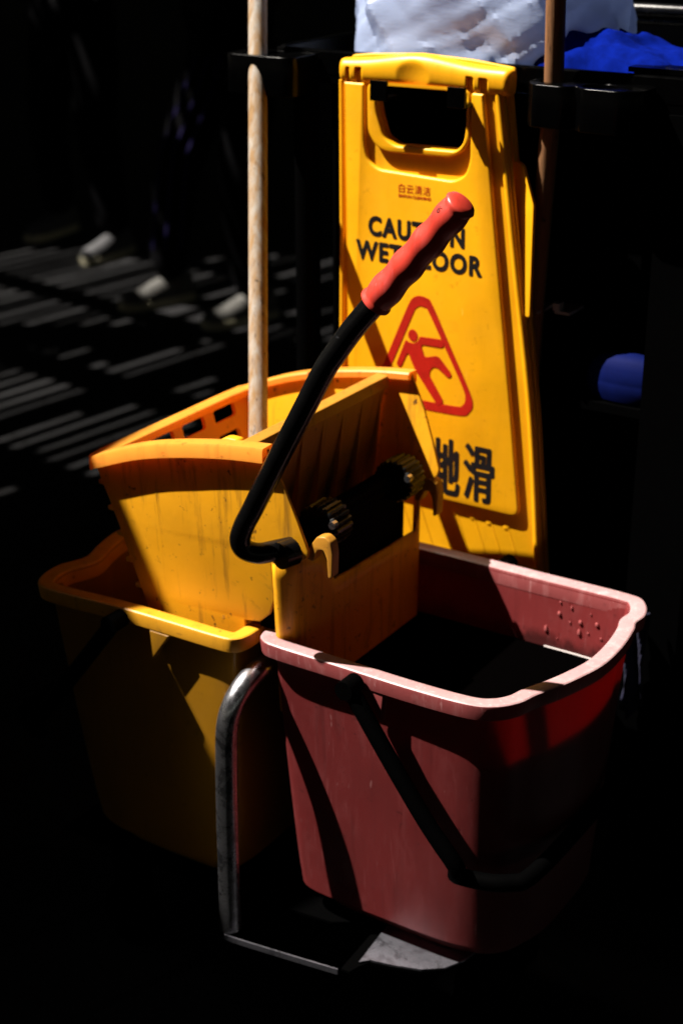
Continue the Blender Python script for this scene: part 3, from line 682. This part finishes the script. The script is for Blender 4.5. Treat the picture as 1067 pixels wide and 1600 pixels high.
tro = catmull(P2([(-7.5,-300.5),(-17,-304.5),(-24.6,-315.6),(-45,-362),(-64,-406),(-84,-446),(-86,-459),(-76,-464),(-9,-462.6),(57,-461),(71.5,-454),(77,-440.5),(69.5,-419),(42,-366),(13,-310),(4.5,-302)]), 5, True)
tri = catmull(P2([(-6,-314.5),(-13,-319),(-18,-329),(-51.4,-405),(-69,-440),(-70,-447.5),(-62,-450.5),(-5.2,-449.6),(50,-448.8),(60.5,-445.8),(65.2,-437),(61.5,-420.5),(36,-373),(7.1,-320.8),(1.2,-315.8)]), 5, True)
prn('warning_triangle', plate([tro, tri], 0.0003), M['redprint'])
body = [(-28.7,-365.9),(-25.5,-367.3),(-20.8,-368.9),(-15.1,-368.6),(-9.4,-365.0),(-6.3,-357.6),(27.8,-356.6),(31.2,-360.0),(29.8,-367.0),(26.1,-368.1),(-1.9,-368.5),(-4.1,-371.0),(1.0,-384.7),(3.9,-385.6),(19.7,-381.2),(24.4,-382.4),(41.3,-400.1),(43.6,-404.8),(41.1,-409.1),(36.8,-408.6),(20.8,-397.6),(14.3,-397.9),(9.6,-403.9),(9.1,-410.9),(29.8,-442.0),(30.8,-447.1),(25.2,-452.0),(19.5,-450.0),(15.7,-444.7),(-13.0,-407.9),(-18.8,-396.7),(-24.5,-383.8),(-27.4,-386.9),(-35.6,-404.9),(-39.8,-407.3),(-43.3,-403.6),(-41.8,-398.1)]
fig = plate([round_poly(P2(body), 0.0022, 4)], 0.0003)
fg = prn('slipping_figure', (([q + Vector((0, -0.0002, 0)) for q in fig[0]]), fig[1]), M['redprint'])
hdp = [(-0.0174+0.0075*math.cos(a), -0.3578+0.0084*math.sin(a), 0) for a in [2*math.pi*k/28 for k in range(28)]]
hh = plate([hdp], 0.0003); prn('slipping_figure', hh, M['redprint'])

# ------------------------------------------------------------------ black cleaning cart behind
ct = thing('cleaning_cart', -0.95, 2.05, 0.0, 'black plastic cleaning cart standing behind the sign', 'cart')
cu0, cu1, cv0, cv1 = -1.285, -0.62, 1.850, 2.26
tb = [((cu0,cv0,1.195),(cu1,cv1,1.204))]
obj('tray_floor', *boxes(tb), M['black'], ct, smooth=False)
wl = obj('tray_wall', *boxes([((cu0,cv0,1.2045),(cu1,cv0+0.010,1.238)), ((cu0,cv1-0.010,1.2045),(cu1,cv1,1.262)), ((cu0,cv0+0.0102,1.2045),(cu0+0.010,cv1-0.0102,1.240)), ((cu1-0.010,cv0+0.0102,1.2045),(cu1,cv1-0.0102,1.240))]), M['black'], ct, smooth=False); bev(wl, 0.0025)
rimp = [(cu0,cv0),(cu1,cv0),(cu1,cv1),(cu0,cv1)]
def holder(ua, ub, holes, z=1.226, vfront=1.782, poly=None):
    o0 = round_poly([(ua,vfront,0),(ub,vfront,0),(ub,cv0-0.002,0),(ua,cv0-0.002,0)], [0.018,0.018,0.001,0.001])
    if poly: o0 = round_poly([(a, b, 0) for a, b in poly], 0.007)
    hs = [[(hu+r*math.cos(2*math.pi*k/28), hv+r*math.sin(2*math.pi*k/28), 0) for k in range(28)] for hu, hv, r in holes]
    V, F = plate([o0]+hs, 0.052, 0.0016)
    V = [Vector((p.x, p.z, z-0.026-p.y)) for p in V]            # lay it flat
    obj('tool_holder', V, F, M['black'], ct)
holder(-1.325, -1.215, [(-1.281,1.806,0.0185)], 1.2335)
holder(-0.900, -0.735, [(-0.8575,1.831,0.0165),(-0.790,1.818,0.021)], 1.2255, 1.788, [(-0.868,1.792),(-0.826,1.790),(-0.813,1.803),(-0.802,1.789),(-0.752,1.786),(-0.728,1.806),(-0.728,1.848),(-0.884,1.848),(-0.884,1.815)])
for x in (-1.0835, -0.970):
    hk = obj('hook', *boxes([((x-0.0125,1.7875,1.188),(x+0.0125,1.793,1.214)), ((x-0.0125,1.7935,1.188),(x+0.0125,1.8495,1.1935))]), M['black'], ct, smooth=False); bev(hk, 0.001)
for a, b in ((cu0+0.03,cv0+0.03),(cu0+0.03,cv1-0.03),(cu1-0.03,cv1-0.03)):
    obj('post', *tube([(a,b,0.12),(a,b,1.194)], 0.018, 14), M['blackmatt'], ct)
obj('side_panel', *box((-0.717,1.842,0.20),(-0.640,1.858,1.1945)), M['blackmatt'], ct, smooth=False)
obj('cabinet', *box((cu0+0.05,1.915,0.22),(-0.715,cv1-0.04,1.190)), M['blackmatt'], ct, smooth=False)
obj('lower_shelf', *box((cu0+0.02,1.90,0.16),(cu1-0.02,cv1-0.02,0.18)), M['blackmatt'], ct, smooth=False)
obj('side_shelf', *box((-0.86,1.862,0.800),(cu1-0.06,1.9145,0.812)), M['blackmatt'], ct, smooth=False)
obj('push_bar', *tube([(-1.10,2.20,1.277),(-0.55,2.20,1.2785)], 0.010, 16), M['lever'], ct)
obj('push_bar', *tube([(-1.10,2.215,1.262),(-0.55,2.215,1.2635)], 0.006, 12), M['lever'], ct)
for a in (-1.08, -0.60): obj('push_bar_bracket', *box((a-0.01,2.205,1.2395),(a+0.01,2.249,1.285)), M['black'], ct, smooth=False)
obj('tray_corner', *boxes([((-0.775,1.865,1.2385),(-0.640,1.905,1.2445))]), M['black'], ct, smooth=False)
for a, z in ((-0.8885, 0.925), (-0.845, 0.929)):
    cl = obj('clip', *boxes([((a-0.012,1.868,z-0.008),(a+0.010,1.9145,z-0.004)), ((a-0.014,1.866,z-0.0035),(a-0.004,1.880,z+0.007))]), M['greypl'], ct, smooth=False); bev(cl, 0.001)
for a, b in ((cu0+0.06,1.93),(cu1-0.06,1.93),(cu0+0.06,2.2),(cu1-0.06,2.2)):
    rings = [[Vector((a + r*math.cos(2*math.pi*k/24), b + y, 0.075 + r*math.sin(2*math.pi*k/24))) for k in range(24)] for r, y in ((0.01,-0.016),(0.065,-0.016),(0.074,-0.008),(0.074,0.008),(0.065,0.016),(0.01,0.016))]
    obj('wheel', *loft(rings, True, True, True), M['blackmatt'], ct)
# second pole in the cart
bp = thing('broom', -0.862, 1.812, 0.30, 'dark brown wooden broom pole held at the right of the cart', 'broom')
obj('handle', *tube([(-0.905,1.897,0.28),(-0.900,1.888,0.62),(-0.889,1.877,0.94),(-0.8575,1.832,1.226),(-0.854,1.819,1.32),(-0.847,1.79,1.62)], 0.0122, 18), M['wood2'], bp)
obj('broom_head', *box((-0.96,1.82,0.20),(-0.79,1.862,0.28)), M['blackmatt'], bp, smooth=False)
# yellow panel behind the sign
yp = thing('yellow_board', -0.95, 1.872, 0.90, 'yellow plastic board with a cut corner peeking out behind the caution sign', 'board')
V, F = plate([round_poly([(-1.03,1.118,0),(-0.914,1.117,0),(-0.905,1.113,0),(-0.884,1.066,0),(-0.882,0.92,0),(-1.03,0.92,0)], 0.004)], 0.008, 0.0015)
obj('sheet', [q + Vector((0.012, 1.823 + max(0, -0.866-(q.x+0.012))*0.42, 0.004)) for q in V], F, M['sign'], yp)
obj('edge_fold', *box((-1.01,1.896,0.912),(-0.93,1.9145,0.922)), M['sign'], yp, smooth=False)

# ------------------------------------------------------------------ plastic bag on the tray
bg_ = thing('plastic_bag', -1.03, 2.0, 1.205, 'crumpled white plastic bag lying in the cart tray', 'bag')
rb = random.Random(21)
def hgrid(nu, nv, amp):                                  # random heights on a coarse net, read back with straight-line blending
    g_ = [[rb.gauss(0, amp) for _ in range(nu)] for _ in range(nv+1)]
    def f(a_, b_, sk):
        x_ = (a_ + sk*b_) % 1.0 * nu; y_ = min(max(b_, 0), 0.9999)*nv; i_, j_ = int(x_), int(y_); fx, fy = x_-i_, y_-j_
        A_, B_, C_, D_ = g_[j_][i_ % nu], g_[j_][(i_+1) % nu], g_[j_+1][i_ % nu], g_[j_+1][(i_+1) % nu]
        if fx + fy < 1: return A_ + fx*(B_-A_) + fy*(C_-A_)
        return D_ + (1-fx)*(C_-D_) + (1-fy)*(B_-D_)
    return f
h1, h2, h3, h4 = hgrid(13, 6, 0.0080), hgrid(24, 11, 0.0066), hgrid(46, 20, 0.0019), hgrid(90, 24, 0.0004)
NU, NV = 300, 110; rings = []
for i in range(NV+1):
    th = math.pi*(i/NV); ring = []
    for j in range(NU):
        ph = 2*math.pi*j/NU
        cx_, cy_ = math.cos(ph), math.sin(ph); e = 0.75
        sx_ = math.copysign(abs(cx_)**e, cx_); sy_ = math.copysign(abs(cy_)**e, cy_)
        rr = abs(math.sin(th)); zz = math.cos(th)
        p = Vector((0.184*sx_*rr*(1 + 0.12*zz), 0.140*sy_*rr, 0.010 + 0.235*zz))
        A_, B_ = j/NU, i/NV; wv = noise.noise_vector(p*7)*0.018
        d = h1(A_+wv.x, B_+wv.y, 0.35) + h2(A_+wv.y, B_+wv.z, -0.6) + h3(A_+wv.z, B_+wv.x, 0.9) + h4(A_, B_+wv.y, -1.3)
        nrm_ = Vector((p.x/0.184**2, p.y/0.140**2, (p.z-0.010)/0.235**2)).normalized()
        p = p + nrm_*d*min(1, rr*1.6)
        ring.append(Vector((-1.026, 1.995, 1.207)) + Vector((p.x, p.y, max(0, p.z))))
    rings.append(ring)
bgo = obj('bag_skin', *loft(rings, True), M['bag'], bg_, sharp=20)
# blue cloth
bc = thing('blue_cloth', -0.80, 1.94, 1.205, 'bright blue cleaning cloth heaped in the cart tray', 'cloth')
rings = []
for i in range(41):
    ring = []
    for j in range(33):
        a, b = i/40, j/32
        x = -0.925 + 0.205*a; y = 1.866 + 0.20*b
        env = math.sin(math.pi*min(1, b*1.02))**0.5 * (max(0, 1-a)**0.8*0.050 + 0.018) * min(1, a*9+0.2)
        nn_ = (0.5-abs(noise.noise(Vector((x*9 + y*14, y*24 - x*16, 0.3)))))*0.034 + 0.012*noise.noise(Vector((x*34, y*46, 1.3)))-0.008
        ring.append(Vector((x, y + 0.01*noise.noise(Vector((x*20, y*9, 4))), 1.2055 + max(0.0, env + nn_*(0.4+env*8)) + 0.016*(1 if b > 0 else 0)*min(1, b*12))))
    rings.append(ring)
obj('cloth_folds', *loft(rings, False), M['blue'], bc, sharp=80); 
# blue lid / dark cloth at right
bl_ = thing('plastic_tub', -0.76, 1.888, 0.8125, 'dark blue ridged plastic tub on the cart side shelf', 'tub')
rings = []
for k, (r, z) in enumerate(((0.040,0.0),(0.052,0.003),(0.060,0.014),(0.062,0.026),(0.0605,0.028),(0.0615,0.030),(0.058,0.042),(0.0565,0.044),(0.055,0.047),(0.046,0.057),(0.028,0.063),(0.004,0.065))):
    rings.append([Vector((-0.752 + r*math.cos(2*math.pi*j/40), 1.888 + 0.40*r*math.sin(2*math.pi*j/40), 0.8125 + z)) for j in range(40)])
obj('tub_shell', *loft(rings, True, True, True), M['bluepl'], bl_)
nv = thing('navy_rag', -0.68, 1.80, 0.40, 'dark navy rag hanging from the cart beside the red bucket', 'rag')
rings = []
for i in range(19):
    z = 0.39 + 0.145*i/18; ring = []
    for j in range(17):
        t = j/16; ring.append(Vector((-0.705 + 0.030*t, 1.822 + 0.010*math.sin(t*9+i*0.25) + 0.004*noise.noise(Vector((t*5, i*0.3, 2))), z - 0.01*math.sin(t*5))))
    rings.append(ring)
no = obj('rag_cloth', *loft(rings, False), M['navy'], nv); mod(no, 'SOLIDIFY', thickness=0.003, offset=0)

# ------------------------------------------------------------------ two people standing in the shade behind
M['skin'] = flat('skin', (0.28, 0.15, 0.10), 0.6); M['hair'] = flat('dark_hair', (0.01, 0.008, 0.007), 0.6)
M['jacket'] = flat('black_jacket', (0.002, 0.002, 0.003), 0.9, spec=0.1, var=0.3); M['pants'] = flat('black_track_trousers', (0.0012, 0.0012, 0.0018), 0.85, spec=0.04, var=0.3)
M['stripe'] = flat('purple_stripe', (0.022, 0.018, 0.07), 0.8, spec=0.05); M['shoe'] = flat('pale_canvas_shoe', (0.10, 0.097, 0.09), 0.7, var=0.6); M['sole'] = flat('cream_rubber_sole', (0.42, 0.39, 0.27), 0.6, var=0.3)
M['darkshoe'] = flat('dark_grey_shoe', (0.06, 0.06, 0.065), 0.7, var=0.4)
def skin(name, verts, edges, radii, mat, parent, root=0, lv=2):
    me = bpy.data.meshes.new(name); me.from_pydata([tuple(v_) for v_ in verts], edges, []); ob = bpy.data.objects.new('tmp', me); COL.objects.link(ob)
    ob.modifiers.new('s', 'SKIN'); sv = me.skin_vertices[0].data
    for i, r in enumerate(radii): sv[i].radius = (r, r) if not isinstance(r, tuple) else r
    for i in range(len(verts)): sv[i].use_root = (i == root)
    m_ = ob.modifiers.new('u', 'SUBSURF'); m_.levels = lv; m_.render_levels = lv
    dg = bpy.context.evaluated_depsgraph_get(); out = bpy.data.meshes.new_from_object(ob.evaluated_get(dg)); out.name = name
    bpy.data.objects.remove(ob); out.shade_smooth(); out.materials.clear(); out.materials.append(mat)
    o = bpy.data.objects.new(name, out); COL.objects.link(o); o.parent = parent; return o
def person(fa, fb, face, label, shoem, stripes, hip=(0, 0)):
    fa, fb = Vector(fa), Vector(fb); c = (fa+fb)/2
    t = bpy.data.objects.new('person', None); COL.objects.link(t); t.location = (c.x, c.y, 0)
    tag(t, label, 'person', 'people standing behind')
    f = Vector((math.cos(face), math.sin(face), 0)); s = Vector((f.y, -f.x, 0)) if (fa-fb).dot(Vector((f.y, -f.x, 0))) > 0 else Vector((-f.y, f.x, 0))
    A = fa-c; B = fb-c; A.z = B.z = 0; hp = Vector((hip[0], hip[1], 0))
    def pt(off, z): return off + Vector((0, 0, z))
    hipA, hipB = hp + s*0.10, hp - s*0.10
    kA = A*0.55 + hipA*0.45 + f*0.05; kB = B*0.55 + hipB*0.45 + f*0.05
    verts = [pt(hp, 0.95), pt(hp, 1.12), pt(hp, 1.32), pt(hp, 1.45), pt(hp+f*0.02, 1.54), pt(hp+f*0.03, 1.64), pt(hp+f*0.02, 1.73),
             pt(hp+s*0.17, 1.40), pt(hp+s*0.25-f*0.03, 1.15), pt(hp+s*0.18+f*0.06, 0.93), pt(hp-s*0.17, 1.40), pt(hp-s*0.25-f*0.03, 1.15), pt(hp-s*0.18+f*0.06, 0.93),
             pt(hipA, 0.86), pt(kA, 0.47), pt(A, 0.10), pt(hipB, 0.86), pt(kB, 0.47), pt(B, 0.10)]
    edges = [(0,1),(1,2),(2,3),(3,4),(4,5),(5,6),(2,7),(7,8),(8,9),(2,10),(10,11),(11,12),(0,13),(13,14),(14,15),(0,16),(16,17),(17,18)]
    radii = [0.14, 0.13, 0.15, 0.075, 0.055, 0.088, 0.075, 0.062, 0.047, 0.040, 0.062, 0.047, 0.040, 0.085, 0.060, 0.042, 0.085, 0.060, 0.042]
    body_ = skin('body', verts, edges, radii, M['jacket'], t)
    body_.data.materials.append(M['skin'])
    for p in body_.data.polygons:
        if p.center.z > 1.50: p.material_index = 1
    skin('hair', [pt(hp-f*0.02, 1.66), pt(hp, 1.74), pt(hp-f*0.05, 1.60)], [(0,1),(0,2)], [0.090, 0.078, 0.06], M['hair'], t)
    skin('nose', [pt(hp+f*0.105, 1.65), pt(hp+f*0.122, 1.625)], [(0,1)], [0.010, 0.013], M['skin'], t, lv=1)
    tv = [pt(hp, 1.0), pt(hp, 0.93), pt(hipA, 0.84), pt(kA, 0.47), pt(A*0.9+kA*0.1, 0.20), pt(A, 0.075), pt(hipB, 0.84), pt(kB, 0.47), pt(B*0.9+kB*0.1, 0.20), pt(B, 0.075)]
    tro_ = skin('trousers', tv, [(0,1),(1,2),(2,3),(3,4),(4,5),(1,6),(6,7),(7,8),(8,9)], [0.15,0.155,0.105,0.085,0.072,0.068,0.105,0.085,0.072,0.068], M['pants'], t)
    if stripes:
        for dx in (-0.045, 0.0, 0.045):
            pth = []
            for k in range(15):
                q = k/14; base = (A*0.9+kA*0.1).lerp(kA, q/0.5) if q < 0.5 else kA.lerp(hipA, (q-0.5)/0.5)
                z = 0.20 + 0.66*q; rad_ = 0.076 + 0.030*q
                vd = Vector((-(c.x)*0.35 - 0.62, -c.y, 0)).normalized(); sdv = Vector((vd.y, -vd.x, 0))
                hit, loc, nr_, idx = tro_.ray_cast(base + sdv*dx + vd*0.5 + Vector((0,0,z)), -vd)
                if hit: pth.append(loc + nr_*0.0035)
            if len(pth) > 3:
                V, F = tube(pth, 0.0045, 6); o = obj('trouser_stripe', V, F, M['stripe'], tro_, anchor=Vector((0,0,0)))
    for off in (A, B):
        shp = [(-0.085,0.030,0.075),(-0.07,0.036,0.085),(-0.02,0.040,0.085),(0.05,0.043,0.07),(0.11,0.046,0.052),(0.16,0.042,0.044),(0.19,0.022,0.032)]
        rings = []
        for xf, hw, hz in shp:
            rings.append([off + f*xf + Vector((0,0,0.022)) + Vector((-f.y, f.x, 0))*(hw*math.cos(a)) + Vector((0,0,max(0, hz*math.sin(a)))) for a in [2*math.pi*k/16 for k in range(16)]])
        sh = obj('shoe', *loft(rings, True, True, True), shoem, t, anchor=Vector((0,0,0)), sharp=60)
        rings = [[off + f*xf*1.03 + Vector((-f.y, f.x, 0))*(hw*1.08*sg_) + Vector((0,0,zz)) for sg_, zz in ((-1,0.002),(1,0.002),(1,0.028),(-1,0.028))] for xf, hw, hz in shp]
        obj('sole', *loft(rings, True, True, True), M['sole'], sh, anchor=Vector((0,0,0)), smooth=False)
    return t
person((-0.60, 5.42, 0), (-0.30, 5.20, 0), R(218), 'person in black track trousers with thin purple stripes and pale shoes', M['shoe'], True, (0.10, 0.10))
person((-1.16, 6.48, 0), (-0.88, 6.10, 0), R(240), 'person in plain black clothes farther back with dark shoes and cream soles', M['darkshoe'], False)
